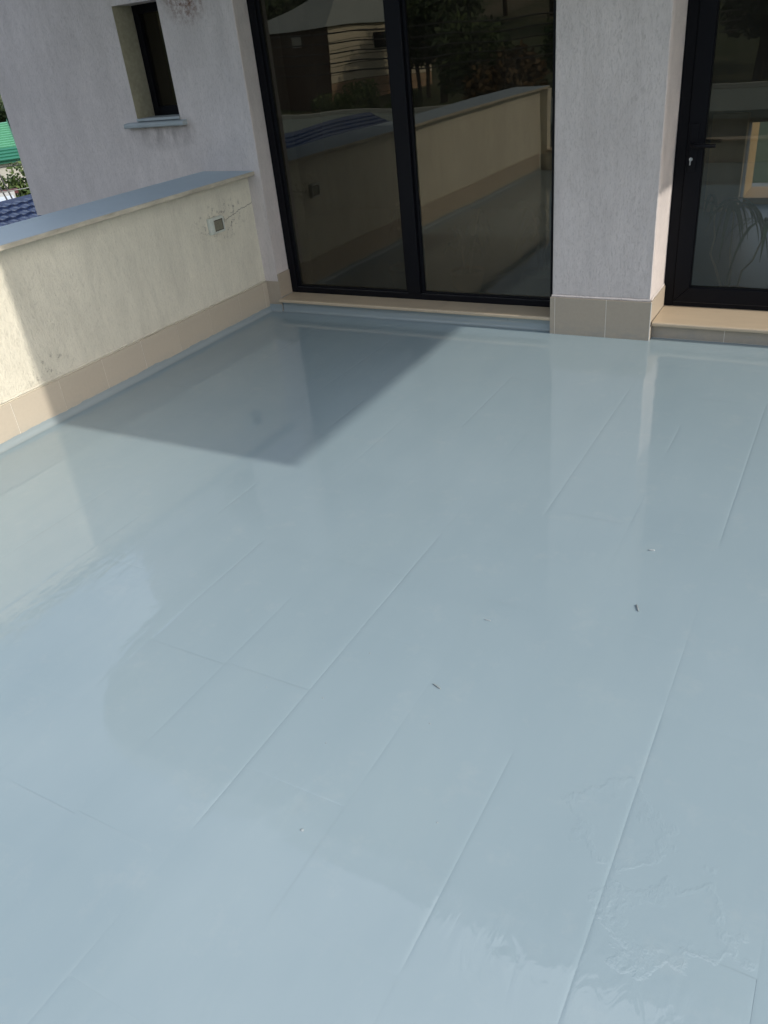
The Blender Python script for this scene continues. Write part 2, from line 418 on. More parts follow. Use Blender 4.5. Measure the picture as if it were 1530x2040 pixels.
# skirting tiles
joints = [-.86+.312*i for i in range(17)] + [4.415, 4.462]
joints = [j for j in joints if j < 4.30 or j > 4.40]
joints = sorted(joints)
MB().box(XP-.0098, XP-.0014, -.93, 4.462, 0, .206).build('grout_bed', M['grout'], par)
for i, (a, c) in enumerate(zip(joints[:-1], joints[1:])):
    dx = random.uniform(-.0008, .0008)
    MB().box(XP-.0095, XP+dx, a+.0011, c-.0011, .0005, .209+random.uniform(-.002, .002)).build('tile', M['tile_bounce_lit'], par, bevel=.0012)
# ragged plaster edge above the tiles
b = MB()
n = 160
def lipf(u, v):
    y = -.9+u*(4.462+.9); t = v
    zt = .228+.010*wob(y, 2); zb = .2115+.006*wob(y, 5)
    z = zt*(1-t)+zb*t; x = XP-.0102+.0075*math.sin(math.pi*(.15+.85*t))*(1+.5*wob(y, 9))
    return (x, y, z)
b.grid(lipf, 500, 5); b.build('plaster_lip', M['stucco_parapet'], par, smooth=True, recalc=False)
# coating brushed up the foot of the wall, wavy upper edge
def upturn(name, parent, p0, p1, nrm, hfun, rad=.022, off=.0, steps=400):
    p0 = Vector(p0); p1 = Vector(p1); nrm = Vector(nrm); Ln = (p1-p0).length; mb = MB()
    def f(u, v):
        s = u*Ln; h = hfun(s)
        if v < .6:
            a = v/.6*math.pi/2; o = rad*(1-math.sin(a)); z = rad*(1-math.cos(a))
            o += .0022
        else:
            t = (v-.6)/.4; z = rad+(h-rad)*t; o = .0022*(1-.6*t**3)
        q = p0+(p1-p0)*u+nrm*(o+off); return (q.x, q.y, z+.0006)
    mb.grid(f, steps, 12)
    return mb.build(name, M['floor_up'], parent, smooth=True, recalc=False)
upturn('coating_upturn', par, (XP+.001, -.88, 0), (XP+.001, 4.455, 0), (1, 0, 0), lambda s: .036+.012*wob(s*.5, 1)+.010*wob(s*1.6, 4), .026, steps=700)

# rear kerb and right parapet of the terrace
kb = empty('kerb_wall'); tag(kb, 'low cream kerb wall closing the terrace behind the camera', 'wall')
MB().box(-3.50, 4.2, -1.10, -.92, -3.2, .21).build('plaster', M['stucco_parapet'], kb)
MB().box(-3.497, 4.2, -1.12, -.89, .212, .240).build('capping', M['sill'], kb, bevel=.004)
rp = empty('side_parapet'); tag(rp, 'cream rendered parapet on the far right side of the terrace', 'wall')
MB().box(4.21, 4.5, -1.12, 4.80, -3.2, .906).build('plaster', M['stucco_parapet'], rp)
MB().box(4.17, 4.54, -1.14, 4.80, .908, .938).build('capping', M['cap'], rp)

# ------------------------------------------------------------ house
hs = empty('house', (0, 4.6, 0)); tag(hs, 'lavender-grey rendered house with dark framed glazing facing the terrace', 'house')
hs.location = (0, 0, 0)
YL = 4.465
XB = -5.803
b = MB()
WX0, WX1, WZ0, WZ1 = -4.467, -4.076, 1.283, 1.945
# left wing round the small window
b.box(XB, WX0, YL, 4.90, .647, 6.0); b.box(WX1, -3.97, YL, 4.90, .647, 6.0)
b.box(WX0, WX1, YL, 4.90, .647, WZ0-.02); b.box(WX0, WX1, YL, 4.90, WZ1, 6.0)
b.box(-3.97, -3.483, YL, 4.90, -3.0, 6.0)
b.box(XB, -5.5, 4.901, 8.2, .647, 6.0); b.box(-5.5, -5.2, 4.901, 8.2, -3, .646)
b.build('wall', M['stucco_house'], hs)
MB().box(-5.5, -3.971, 4.62, 4.90, -3.0, .646).build('lower_wall', M['stucco_house'], hs)
# slightly proud pilaster left of the coping corner
MB().box(-3.595, -3.4845, YL-.004, YL-.0005, .21, 2.40).build('pilaster', M['stucco_house'], hs)
# pillar
PX0, PX1, PY = -1.483, -.926, 4.430
def rough_box(x0, x1, y0, y1, z0, z1):
    """box with the slightly hand-floated arrises of render"""
    mb = MB(); n = 60; base = 0
    def edge(z, s): return .0022*noise.noise(Vector((z*14, s, 0)))+.0012*noise.noise(Vector((z*50, s, 5)))
    for i in range(n+1):
        z = z0+(z1-z0)*i/n
        a = edge(z, 1); c = edge(z, 2)
        mb.v += [(x0, y1, z), (x0, y0+.004, z), (x0+.004, y0+a, z), (x1-.004+c, y0, z), (x1+c, y0+.005, z), (x1, y1, z)]
    for i in range(n):
        for k in range(5):
            q = i*6+k; mb.f.append((q, q+1, q+7, q+6))
    mb.f.append(tuple(range(6))); mb.f.append(tuple(n*6+k for k in range(6)))
    return mb
rough_box(PX0, PX1, PY, 5.0, -.3, 2.40).build('pillar', M['stucco_house'], hs)
# head of the openings, upper storey, right end
MB().box(-3.482, 1.5, YL, 4.90, 2.401, 2.67).box(-3.482, 1.5, YL, 4.90, 2.871, 6.0).box(1.42, 1.5, 4.90, 7.7, -3, 6.0).build('wall', M['stucco_house'], hs)
MB().box(-3.482, 1.498, 4.86, 5.0, -.3, .04).box(-3.482, 1.498, 4.50, 4.859, -.3, .04).build('plinth', M['stucco_house'], hs)
# balcony slab over the terrace, rounded at its left end
arc = [(-5.02, 4.46), (-5.00, 4.0), (-4.92, 3.5), (-4.80, 3.1), (-4.62, 2.8), (-4.38, 2.58), (-4.09, 2.47), (-3.7, 2.455), (1.955, 2.475), (1.89, 4.46)]
MB().prism(arc, 'z', 2.672, 2.868).build('balcony_slab', M['soffit'], hs)
# side/back walls and roof of the house
MB().box(-5.8, 1.5, 8.2, 8.5, 2.66, 6.0).build('rear_wall', M['stucco_house'], hs)
MB().box(-6.1, 1.56, 4.2, 8.8, 6.002, 6.25).build('roof', M['soffit'], hs)

# skirting on house: left reveal strip, pillar, door riser, window riser
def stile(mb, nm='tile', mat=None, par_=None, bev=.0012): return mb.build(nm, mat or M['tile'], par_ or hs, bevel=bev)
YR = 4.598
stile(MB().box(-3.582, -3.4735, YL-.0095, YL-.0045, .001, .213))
stile(MB().box(-3.483, -3.4735, YL-.004, YR, .1, .262)); 
MB().box(-3.4832, -3.478, YL-.003, YR, .0, .0995).build('tile', M['floor_up'], hs)
# pillar front: narrow left slip, two tiles, right return
FY = 4.420
for x0, x1 in ((-1.493, -1.4655), (-1.463, -1.1665), (-1.1635, -.9195)):
    stile(MB().box(x0, x1, FY, PY-.0005, .001, .2185))
MB().box(-1.492, -.918, FY+.0012, PY, .0, .2165).build('grout_bed', M['grout'], hs)
MB().box(-.9195, -.9155, FY-.0004, FY+.004, .001, .2195).build('corner_trim', M['grout'], hs)
stile(MB().box(-.9255, -.916, FY+.0045, 4.757, .101, .2185)); stile(MB().box(-.9255, -.916, FY+.0045, 4.482, .001, .0725))
stile(MB().box(-1.493, -1.4835, PY, 4.597, .101, .2185)); stile(MB().box(-1.493, -1.4835, PY, 4.458, .001, .0725))
# plaster feather above the pillar tiles
b = MB(); b.grid(lambda u, v: (-1.485+u*.563, PY-.0005-.006*math.sin(math.pi*(.1+.9*v))*(1+.6*wob(u*.6, 3)), .232+.004*wob(u*.7, 7)-v*(.0155)), 80, 4)
b.build('plaster_lip', M['stucco_house'], hs, smooth=True, recalc=False)
b = MB(); b.grid(lambda u, v: (PX1+.0005+.006*math.sin(math.pi*(.1+.9*v))*(1+.6*wob(u*.6, 13)), PY+u*.325, .232+.004*wob(u*.7, 17)-v*(.0155)), 60, 4)
b.build('plaster_lip', M['stucco_house'], hs, smooth=True, recalc=False)
# door riser tiles
MB().box(-.9155, 1.49, 4.4852, 4.495, 0, .072).build('grout_bed', M['grout'], hs)
x = -.9150
for x1 in (-.533, -.221, .09, .402, .714, 1.026, 1.338, 1.488):
    stile(MB().box(x, x1-.0012, 4.484, 4.4945, .001, .0745)); x = x1+.0012
# window riser tiles, coated
x = -3.4725
MB().box(-3.473, -1.494, 4.4715, 4.4765, 0, .066).build('grout_bed', M['floor_up'], hs)
for x1 in (-3.352, -3.042, -2.732, -2.405, -2.09, -1.778, -1.4945):
    stile(MB().box(x, x1-.0009, 4.467, 4.4725, .001, .0705), mat=M['floor_up'], bev=.001); x = x1+.0009
upturn('coating_upturn', hs, (-3.583, YL-.010, 0), (-3.474, YL-.010, 0), (0, -1, 0), lambda s: .05+.006*wob(s), .02, steps=20)
upturn('coating_upturn', hs, (-3.474, 4.466, 0), (-1.494, 4.466, 0), (0, -1, 0), lambda s: .045+.004*wob(s), .016, steps=150)

# thresholds
def threshold(x0, x1, y0, y1, zt, th=.022):
    r = .008
    pr = [(y1, zt-th), (y1, zt+.002), (y0+r, zt), (y0+.002, zt-.003), (y0, zt-r), (y0, zt-th+.004), (y0+.004, zt-th)]
    return MB().prism(pr, 'x', x0, x1).build('threshold', M['sill'], hs, bevel=0)
threshold(-3.472, -2.231, 4.425, 4.62, .0965)
threshold(-2.229, -1.494, 4.425, 4.62, .0965)
threshold(-.914, .62, 4.447, 4.78, .0985)
threshold(.622, 1.49, 4.447, 4.78, .0985)

# ---------------- big window (part > frame, mullion, pane, gasket)
win = empty('window'); win.parent = hs; win['label'] = 'tall two-pane fixed window with near-black frame'
Yf = 4.600
def fr(mb, parent, nm='frame', mat='frame', bev=.004): return mb.build(nm, M[mat], parent, bevel=bev)
ZT = 2.398
fr(MB().box(-3.482, -3.425, Yf, Yf+.07, .099, ZT), win); fr(MB().box(-1.535, -1.484, Yf, Yf+.07, .099, ZT), win)
fr(MB().box(-3.4245, -1.5355, Yf, Yf+.07, .099, .136), win); fr(MB().box(-3.4245, -1.5355, Yf, Yf+.07, ZT-.06, ZT), win)
fr(MB().box(-2.524, -2.432, Yf-.008, Yf+.066, .1365, ZT-.0605), win, 'mullion')
for a, c in ((-3.424, -2.5245), (-2.4315, -1.536)):
    fr(MB().box(a, c, Yf+.012, Yf+.05, .1365, .150), win, 'glazing_bead', 'frame', .003)
    MB().box(a, c, Yf+.0035, Yf+.0115, .1362, .1385).build('gasket', M['frame_edge'], win)
    fr(MB().box(a, a+.022, Yf+.012, Yf+.05, .1505, ZT-.061), win, 'glazing_bead'); fr(MB().box(c-.022, c, Yf+.012, Yf+.05, .1505, ZT-.061), win, 'glazing_bead')
    MB().box(a+.0225, c-.0225, Yf+.026, Yf+.032, .1505, ZT-.061).build('pane', M['glass'], win)

# ---------------- glazed door and its side light
dr = empty('door'); dr.parent = hs; dr['label'] = 'black framed glazed terrace door with lever handle'
Yd = 4.760
fr(MB().box(-.9250, -.868, Yd, Yd+.07, .101, ZT), dr); fr(MB().box(-.8675, .24, Yd, Yd+.07, .101, .128), dr); fr(MB().box(-.8675, .24, Yd, Yd+.07, ZT-.06, ZT), dr)
fr(MB().box(.2405, .30, Yd, Yd+.07, .101, ZT), dr)
sy = Yd-.012
def mitred(x0, x1, z0, z1, wd, y0, y1, nm, parent, mat='frame'):
    for P in ([(x0, z0), (x1, z0), (x1-wd, z0+wd), (x0+wd, z0+wd)], [(x0, z1), (x0+wd, z1-wd), (x1-wd, z1-wd), (x1, z1)],
              [(x0, z0), (x0+wd, z0+wd), (x0+wd, z1-wd), (x0, z1)], [(x1, z0), (x1, z1), (x1-wd, z1-wd), (x1-wd, z0+wd)]):
        cx = sum(p[0] for p in P)/4; cz = sum(p[1] for p in P)/4
        P = [(cx+(p[0]-cx)*.9985, cz+(p[1]-cz)*.9985) for p in P]
        MB().prism(P, 'y', y0, y1).build(nm, M[mat], parent, bevel=.003)
mitred(-.866, .239, .1295, ZT-.062, .082, sy, sy+.06, 'sash', dr)
MB().box(-.866, .239, sy+.001, sy+.004, .1282, .1294).build('gasket', M['frame_edge'], dr)
MB().box(-.7845, .1575, sy+.026, sy+.034, .211, ZT-.145).build('pane', M['glass_clear'], dr)
MB().box(-.7845, .1575, sy+.010, sy+.0255, .2105, .2160).build('glazing_bead', M['frame'], dr, bevel=.002)
MB().box(-.7845, -.779, sy+.010, sy+.0255, .2165, ZT-.15).build('glazing_bead', M['frame'], dr, bevel=.002)
# handle
MB().box(-.852, -.812, sy-.010, sy-.0005, .835, 1.065).build('handle_plate', M['frame'], dr, bevel=.004)
MB().tube([(-.832, sy-.004, .965), (-.832, sy-.045, .965), (-.826, sy-.055, .965), (-.80, sy-.058, .965), (-.715, sy-.056, .962)], [.011, .011, .011, .010, .009], 10).build('handle', M['frame'], dr, smooth=True)
b = MB(); b.tube([(-.838, sy-.0105, .895), (-.838, sy-.0165, .895)], .009, 12); b.build('lock_cylinder', M['steel'], dr, smooth=False)
b = MB(); b.box(-.8405, -.8355, sy-.030, sy-.0168, .868, .906); b.build('key', M['steel'], dr, bevel=.001)
sl = empty('window'); sl.parent = hs; sl['label'] = 'fixed side light right of the glazed door'
fr(MB().box(.3005, .34, Yd, Yd+.07, .101, ZT), sl); fr(MB().box(1.44, 1.498, Yd, Yd+.07, .101, ZT), sl)
fr(MB().box(.3405, 1.4395, Yd, Yd+.07, .101, .15), sl); fr(MB().box(.3405, 1.4395, Yd, Yd+.07, ZT-.06, ZT), sl)
MB().box(.3405, 1.4395, Yd+.03, Yd+.036, .151, ZT-.061).build('pane', M['glass_clear'], sl)

# ---------------- small window in the left wing
sw = empty('window'); sw.parent = hs; sw['label'] = 'small narrow window in a deep recess with grey ledge'
Yw = 4.641
fr(MB().box(WX0, WX0+.05, Yw, Yw+.06, WZ0, WZ1), sw); fr(MB().box(WX1-.05, WX1, Yw, Yw+.06, WZ0, WZ1), sw)
fr(MB().box(WX0+.0505, WX1-.0505, Yw, Yw+.06, WZ0, WZ0+.06), sw); fr(MB().box(WX0+.0505, WX1-.0505, Yw, Yw+.06, WZ1-.05, WZ1), sw)
MB().box(WX0+.0505, WX1-.0505, Yw+.025, Yw+.031, WZ0+.0605, WZ1-.0505).build('pane', M['glass_dark'], sw)
MB().box(WX0+.002, WX1-.002, YL-.012, Yw-.001, WZ0-.012, WZ0+.004).build('ledge', M['house_sill'], sw, bevel=.003)
MB().box(WX0+.0005, WX0+.0015, YL+.001, Yw-.001, WZ0+.005, WZ1).build('reveal', M['olive'], sw)
MB().prism([(YL+.03, 1.236), (YL+.03, 1.2705), (YL-.040, 1.262), (YL-.048, 1.256), (YL-.048, 1.240), (YL-.043, 1.234)], 'x', -4.562, -4.022).build('ledge', M['house_sill'], sw, bevel=.002)

# ---------------- room behind the glass
MB().box(-5.1, 1.415, 5.001, 8.19, -.05, .045).build('room_floor', M['room_floor'], hs)
MB().box(-5.1, 1.415, 4.901, 8.19, 2.56, 2.655).build('room_ceiling', M['room_wall'], hs)
rw = MB(); YB_ = 7.70
rw.box(-5.1, -.93, YB_, YB_+.2, .046, 2.559); rw.box(1.3, 1.415, YB_, YB_+.2, .046, 2.559); rw.box(-.93, 1.3, YB_, YB_+.2, .72, 2.559)
rw.box(-5.15, -5.101, 4.91, 8.2, .046, 2.559)
rw.build('room_wall', M['room_wall'], hs)
MB().box(-1.20, -.932, YB_-.10, YB_-.001, .046, .80).build('post', plain('shaded tan panel', (.60, .45, .28), .7), hs)
MB().box(-1.15, -.93, YB_+.201, YB_+.72, -.3, 2.559).build('post', M['post'], hs, bevel=.004)
MB().box(-.929, 1.3, YB_+.201, YB_+.72, -.3, .10).build('ledge', M['post'], hs, bevel=.004)
yard = MB().box(-3, 6, 8.45, 9.05, -.3, .02); tag(yard.build('paving', plain('pale paving', (.26, .26, .25), .8, .3, 4)), kind='structure')
lawn = MB().box(-3, 8, 9.051, 26, -.3, .0); tag(lawn.build('lawn', plain('lawn', (.03, .055, .015), .9, .4, 5)), kind='structure')

# plants behind the glass
def pot(parent, x, y, r, h, z0=.046):
    b = MB(); pr = [(.72*r, 0), (r, h*.85), (r*1.08, h*.85), (r*1.08, h), (r*.94, h), (r*.92, h*.9)]
    n = 20; vs = []
    for i, (q, z) in enumerate(pr):
        for k in range(n): vs.append((x+q*math.cos(2*math.pi*k/n), y+q*math.sin(2*math.pi*k/n), z0+z))
    b.v = vs
    for i in range(len(pr)-1):
        for k in range(n): b.f.append((i*n+k, i*n+(k+1) % n, (i+1)*n+(k+1) % n, (i+1)*n+k))
    b.f.append(tuple(reversed(range(n))))
    b.build('pot', M['pot'], parent, smooth=True)
    b = MB(); b.poly([(x+.93*r*math.cos(2*math.pi*k/n), y+.93*r*math.sin(2*math.pi*k/n), z0+h*.9) for k in range(n)]); b.build('soil', M['soil'], parent)
def strap(b, base, az, ln, droop, wd):
    d = Vector((math.cos(az), math.sin(az), 0)); s = Vector((-d.y, d.x, 0)); base = Vector(base); n = 7; k0 = len(b.v)
    for i in range(n+1):
        t = i/n; p = base+d*ln*t*(1-.25*t)+Vector((0, 0, ln*(.9*t-droop*t*t))); ww = wd*math.sin(math.pi*(.12+.85*t))
        b.v += [tuple(p-s*ww+Vector((0, 0, ww*.3))), tuple(p), tuple(p+s*ww+Vector((0, 0, ww*.3)))]
    for i in range(n):
        q = k0+i*3; b.f += [(q, q+1, q+4, q+3), (q+1, q+2, q+5, q+4)]
dp = empty('potted_plant', (-.60, 5.05, .046)); tag(dp, 'bare-stemmed potted plant with arching strap leaves behind the glazed door', 'plant'); dp.location = (0, 0, 0)
pot(dp, -.60, 5.06, .12, .065)
stems = [[(-.64, 5.06, .10), (-.70, 5.05, .26), (-.735, 5.05, .33), (-.72, 5.06, .42), (-.735, 5.06, .52), (-.73, 5.07, .58)],
         [(-.57, 5.05, .10), (-.55, 5.04, .24), (-.50, 5.04, .30), (-.47, 5.05, .40), (-.44, 5.06, .48)],
         [(-.61, 5.07, .10), (-.615, 5.07, .24), (-.63, 5.08, .34), (-.635, 5.08, .56)]]
for st in stems:
    MB().tube(st, [.008-.0009*i for i in range(len(st))], 7).build('stem', M['stem_in'], dp, smooth=True)
    b = MB()
    for k in range(11): strap(b, st[-1], random.uniform(0, 6.28), random.uniform(.22, .36), random.uniform(1.2, 1.9), .012)
    b.build('leaf_tuft', M['leaf_in'], dp, smooth=True, recalc=False)
for (px, py, h, nm) in ((-2.75, 4.98, .50, 'leafy potted plant behind the left pane of the big window, close to its mullion'),
                        (-2.25, 4.95, .42, 'slender potted plant behind the right pane of the big window, close to its mullion'),
                        (-1.75, 4.98, .46, 'grassy potted plant behind the right pane of the big window, beside the pillar')):
    pp = empty('potted_plant'); tag(pp, nm, 'plant', 'plants behind the big window')
    pot(pp, px, py, .11, .16)
    for k in range(4):
        a = random.uniform(0, 6.28); tip = (px+.10*math.cos(a), py+.06*math.sin(a), .2+h*random.uniform(.6, 1))
        MB().tube([(px+.02*math.cos(a), py, .19), ((px+tip[0])/2+.01, py, (tip[2]+.2)/2), tip], [.006, .005, .004], 6).build('stem', M['stem_in'], pp, smooth=True)
        b = MB()
        for j in range(12): strap(b, (tip[0], tip[1], tip[2]-random.uniform(0, .2)), random.uniform(0, 6.28), random.uniform(.08, .2), random.uniform(.8, 1.8), .014)
        b.build('leaf_tuft', M['leaf_in'], pp, smooth=True, recalc=False)

# ------------------------------------------------------------ wall lamp recessed in the parapet
lp = empty('wall_lamp'); tag(lp, 'small square weathered white plastic lamp on the cream parapet wall near its corner', 'lamp')
cy, cz = 4.045, .682
fx = XP-.010
MB().box(fx, fx+.026, cy-.066, cy+.066, cz-.050, cz+.050).build('housing', M['plastic'], lp, bevel=.007)
for q in (MB().box(fx+.0255, fx+.034, cy-.048, cy+.062, cz+.034, cz+.044), MB().box(fx+.0255, fx+.034, cy-.048, cy+.062, cz-.044, cz-.034),
          MB().box(fx+.0255, fx+.034, cy-.048, cy-.034, cz-.0335, cz+.0335), MB().box(fx+.0255, fx+.034, cy+.053, cy+.062, cz-.0335, cz+.0335)):
    q.build('bezel', M['plastic'], lp, bevel=.002)
MB().box(fx+.0255, fx+.029, cy-.0335, cy+.0525, cz-.033, cz+.033).build('lens', M['lens'], lp, bevel=.001)
MB().box(fx+.0292, fx+.030, cy-.0335, cy+.0525, cz-.0332, cz-.0295).box(fx+.0292, fx+.030, cy-.0335, cy+.0525, cz+.0295, cz+.0332).box(fx+.0292, fx+.030, cy-.0335, cy-.030, cz-.0293, cz+.0293).box(fx+.0292, fx+.030, cy+.049, cy+.0525, cz-.0293, cz+.0293).build('seal', M['soil'], lp)
b = MB()
for (dy, dz, a, hgt) in ((.105, .010, .004, .018), (.122, .003, .003, .026), (.142, .012, .004, .022), (.135, .028, .012, .003)):
    b.box(fx-.001, fx+.0035, cy+dy-a, cy+dy+a, cz+dz-hgt/2, cz+dz+hgt/2)
pm = b.build('plaster_patch', M['stucco_parapet'], par, bevel=.001)

# ------------------------------------------------------------ crumbs and blisters in the coating
chipm = plain('coated chip', (.33, .37, .38), .35, .3, 200); chipd = plain('dark chip', (.24, .27, .27), .5, .3, 200)
def chip(x, y, ln, ang, mat, lab, r=.0032):
    d = Vector((math.cos(ang), math.sin(ang), 0)); pts = [Vector((x, y, r*.6))+d*ln*(t-.5) for t in (0, .15, .5, .85, 1)]
    o = MB().tube(pts, [r*.3, r, r*.9, r, r*.4], 7).build('chip', mat, smooth=True); tag(o, lab, 'chip', 'chips stuck in the floor coating')
chip(-.819, 1.47, .030, -.35, chipd, 'longest dark sliver stuck in the blue-grey floor coating near the middle of the terrace', .0026)
chip(-.392, 2.03, .034, -1.15, chipd, 'dark diagonal sliver stuck in the floor coating in front of the door', .003)
chip(-.425, 2.361, .022, .25, chipm, 'pale little sliver in the floor coating, nearest to the door of the chips')
chip(-.80, 1.80, .022, .1, chipm, 'faint pale sliver in the floor coating between two long tile joints', .002)
for i, (x, y, r) in enumerate([(-.905, .905, .0055), (-.775, 1.335, .0032), (-1.10, 1.30, .0032), (-1.07, 1.52, .0032), (-1.28, 1.27, .0025), (-.62, 1.06, .003), (-1.62, .55, .003), (-1.0, 1.16, .0028), (-1.52, 4.33, .004), (-.55, 4.1, .003)]):
    b = MB(); b.grid(lambda u, v: (x+r*(v+.001)*math.cos(u*6.2832), y+r*v*math.sin(u*6.2832)*.8, r*.55*math.cos(v*1.5)), 10, 4)
    o = b.build('blister', M['floor_up'], smooth=True, recalc=False); tag(o, 'tiny round blister in the blue-grey floor coating', 'blister', 'blisters in the floor coating')

# ------------------------------------------------------------ surroundings
def at(h, e, D, my=0):
    h = R(h); x = -D*math.sin(h); y = D*math.cos(h)
    return Vector((x, (9.2-y) if my else y, EYE+D*math.tan(R(e))))
# blue tiled roof just beyond the parapet
bl = empty('outbuilding'); tag(bl, 'low neighbouring outbuilding with glossy blue metal tile roof beyond the parapet', 'building')
q = NT('blue metal roof'); p_ = q.pos()
blue = q.done(q.mix(q.noise(p_, 3, 5), (.005, .018, .07), (.008, .030, .11)), .22, None, .6)
nC = 20; X0r, Z0r, X1r, Z1r = -11.4, .02, -7.6, -1.02
def course(i):
    b = MB(); xa = X0r+(X1r-X0r)*i/nC; xb = X0r+(X1r-X0r)*(i+1)/nC; za = Z0r+(Z1r-Z0r)*i/nC; zb = Z0r+(Z1r-Z0r)*(i+1)/nC
    def f(u, v):
        y = -10+u*24; wv = .009*math.sin(y*2*math.pi/.19)
        t = min(1, v*1.25); x = xa+(xb-xa)*t; z = za+(zb-za)*t+.022*t+wv*(.5+.5*t)
        if v > .8: z -= (v-.8)/.2*.026
        return (x, y, z)
    b.grid(f, 760, 5); return b.build('tile_course', blue, bl, smooth=False, recalc=False)
for i in range(nC): course(i)
MB().prism([(-11.5, -.01), (-11.4, .045), (-11.3, .0)], 'y', -10.1, 14.1).build('ridge', blue, bl)
MB().prism([(-14.8, -1.1), (-11.42, -.02), (-11.42, -.2), (-14.8, -1.2)], 'y', -10, 14).build('roof', blue, bl)
MB().box(-14.4, -7.9, -9.7, 13.7, -3.6, -1.15).build('wall', plain('rough grey wall', (.35, .34, .31), .9), bl)

# green roofed house, D ~ 40 m
gh = empty('green_roof_house'); tag(gh, 'pale house with bright green mansard tile roof, left edge beyond the blue roof', 'house')
grn = plain('green metal roof', (.11, .33, .20), .5, .12, 2); grd = plain('deep green metal roof', (.03, .17, .11), .5, .12, 2)
wallm = plain('pale yard wall', (.46, .45, .40), .9, .1, 1)
A = at(52.55, -2.1, 40); B_ = at(52.45, -3.45, 38.3); C_ = at(52.3, -4.15, 37.6)
ax = Vector((-.80, -.60, 0)).normalized(); ax = Vector((-math.cos(R(52)), -math.sin(R(52)), 0))   # runs left, across the view
def bands(Pt, Pb, n, mat, nm, ext=14, inset=0):
    for i in range(n):
        a = Pt.lerp(Pb, i/n); c = Pt.lerp(Pb, (i+1)/n); nr = (Pb-Pt).cross(ax).normalized(); 
        if nr.z < 0: nr = -nr
        l1 = c+nr*.05
        b = MB(); b.poly([a, a+ax*ext, l1+ax*ext, l1]); b.poly([l1, l1+ax*ext, c+ax*ext, c]); b.build(nm, mat, gh, recalc=False)
bands(A, B_, 11, grn, 'tile_course'); bands(B_, C_, 4, grd, 'tile_course')
nb = Vector((-math.sin(R(52)), math.cos(R(52)), 0))
MB().poly([A, B_, B_+nb*6, A+nb*4]).poly([B_, C_, C_+nb*8, B_+nb*7]).build('roof', grd, gh, recalc=False)
def slab(P0, along, L1, back, L2, z0, z1):
    b = MB(); q = [P0, P0+along*L1, P0+along*L1+back*L2, P0+back*L2]
    b.v = [(p.x, p.y, z0) for p in q]+[(p.x, p.y, z1) for p in q]
    b.f = [(0, 1, 2, 3), (4, 5, 6, 7), (0, 1, 5, 4), (1, 2, 6, 5), (2, 3, 7, 6), (3, 0, 4, 7)]; return b
W = at(52.2, -4.2, 37.9)
slab(W, ax, 14, nb, 8, -3.6, W.z).build('wall', wallm, gh)
slab(W-ax*.02+nb*-.2, ax, 14, nb, .18, at(0, -4.3, 37.7).z, at(0, -4.1, 37.7).z).build('gutter', grd, gh)
# paler green lean-to to the right
lt = empty('lean_to'); tag(lt, 'pale green roofed lean-to tucked right of the green mansard house', 'building')
a, c = at(52.45, -3.0, 42), at(52.3, -4.15, 40.5)
b = MB()
for i in range(5):
    p0 = a.lerp(c, i/5); p1 = a.lerp(c, (i+1)/5)+Vector((0, 0, .05)); b.poly([p0, p0-ax*3, p1-ax*3, p1])
b.build('roof', plain('faded green roof', (.28, .44, .33), .6), lt, recalc=False)
slab(at(52.3, -4.2, 41), -ax, 3, nb, 3, -3.6, at(0, -4.2, 41).z).build('wall', wallm, lt)
# dark red base strip, white sheet roof of a shed
sh = empty('shed'); tag(sh, 'low shed with white sheet roof and dark red trim behind the blue roof', 'shed')
a, c = at(53.5, -6.0, 27), at(53.2, -6.75, 23)
MB().poly([a, a+ax*5, c+ax*5, c]).build('roof', plain('white sheet roof', (.62, .66, .68), .5, .1, 3), sh, recalc=False)
slab(at(53.4, -6.1, 26), ax, 5, nb, 1.5, -3.6, at(0, -6.2, 26).z).build('wall', wallm, sh)
slab(at(53.1, -5.9, 30), ax, 5, nb, .2, at(0, -6.0, 30).z, at(0, -5.75, 30).z).build('trim', plain('dark red trim', (.10, .03, .03), .6), sh)
# poles and cables, left
pm_ = plain('dark pole', (.045, .045, .045), .7)
for (h1, e1, h2, e2, lab) in ((54.3, -4.35, 53.75, -6.9, 'left one of two thin dark leaning poles before the pale yard wall'), (53.95, -4.3, 53.45, -6.9, 'right one of two thin dark leaning poles before the pale yard wall')):
    t0 = at(h1, e1, 24); b0 = at(h2, e2, 24); d = (b0-t0); b0 = t0+d*((t0.z+3.4)/(t0.z-b0.z))
    o = MB().tube([t0, b0], .022, 6).build('pole', pm_); tag(o, lab, 'pole', 'thin poles by the yard wall')
cab = plain('black cable', (.02, .02, .02), .6)
def cable(p0, p1, sag, lab, r=.02, mat=None):
    pts = []
    for i in range(13):
        t = i/12; p = p0.lerp(p1, t); p.z -= sag*4*t*(1-t); pts.append(p)
    o = MB().tube(pts, r, 5).build('cable', mat or cab, smooth=True); tag(o, lab, 'cable', 'overhead cables')
cable(at(58, -4.2, 24), at(50, -4.45, 25), .05, 'overhead cable just below the green roof', .012)
cable(at(58, -5.5, 22), at(50, -5.6, 22), .1, 'overhead cable crossing the leafy tree', .010, plain('grey cable', (.3, .32, .3), .6))
cable(at(58, -6.2, 22), at(50, -6.1, 22), .1, 'lowest overhead cable, above the blue roof', .010)

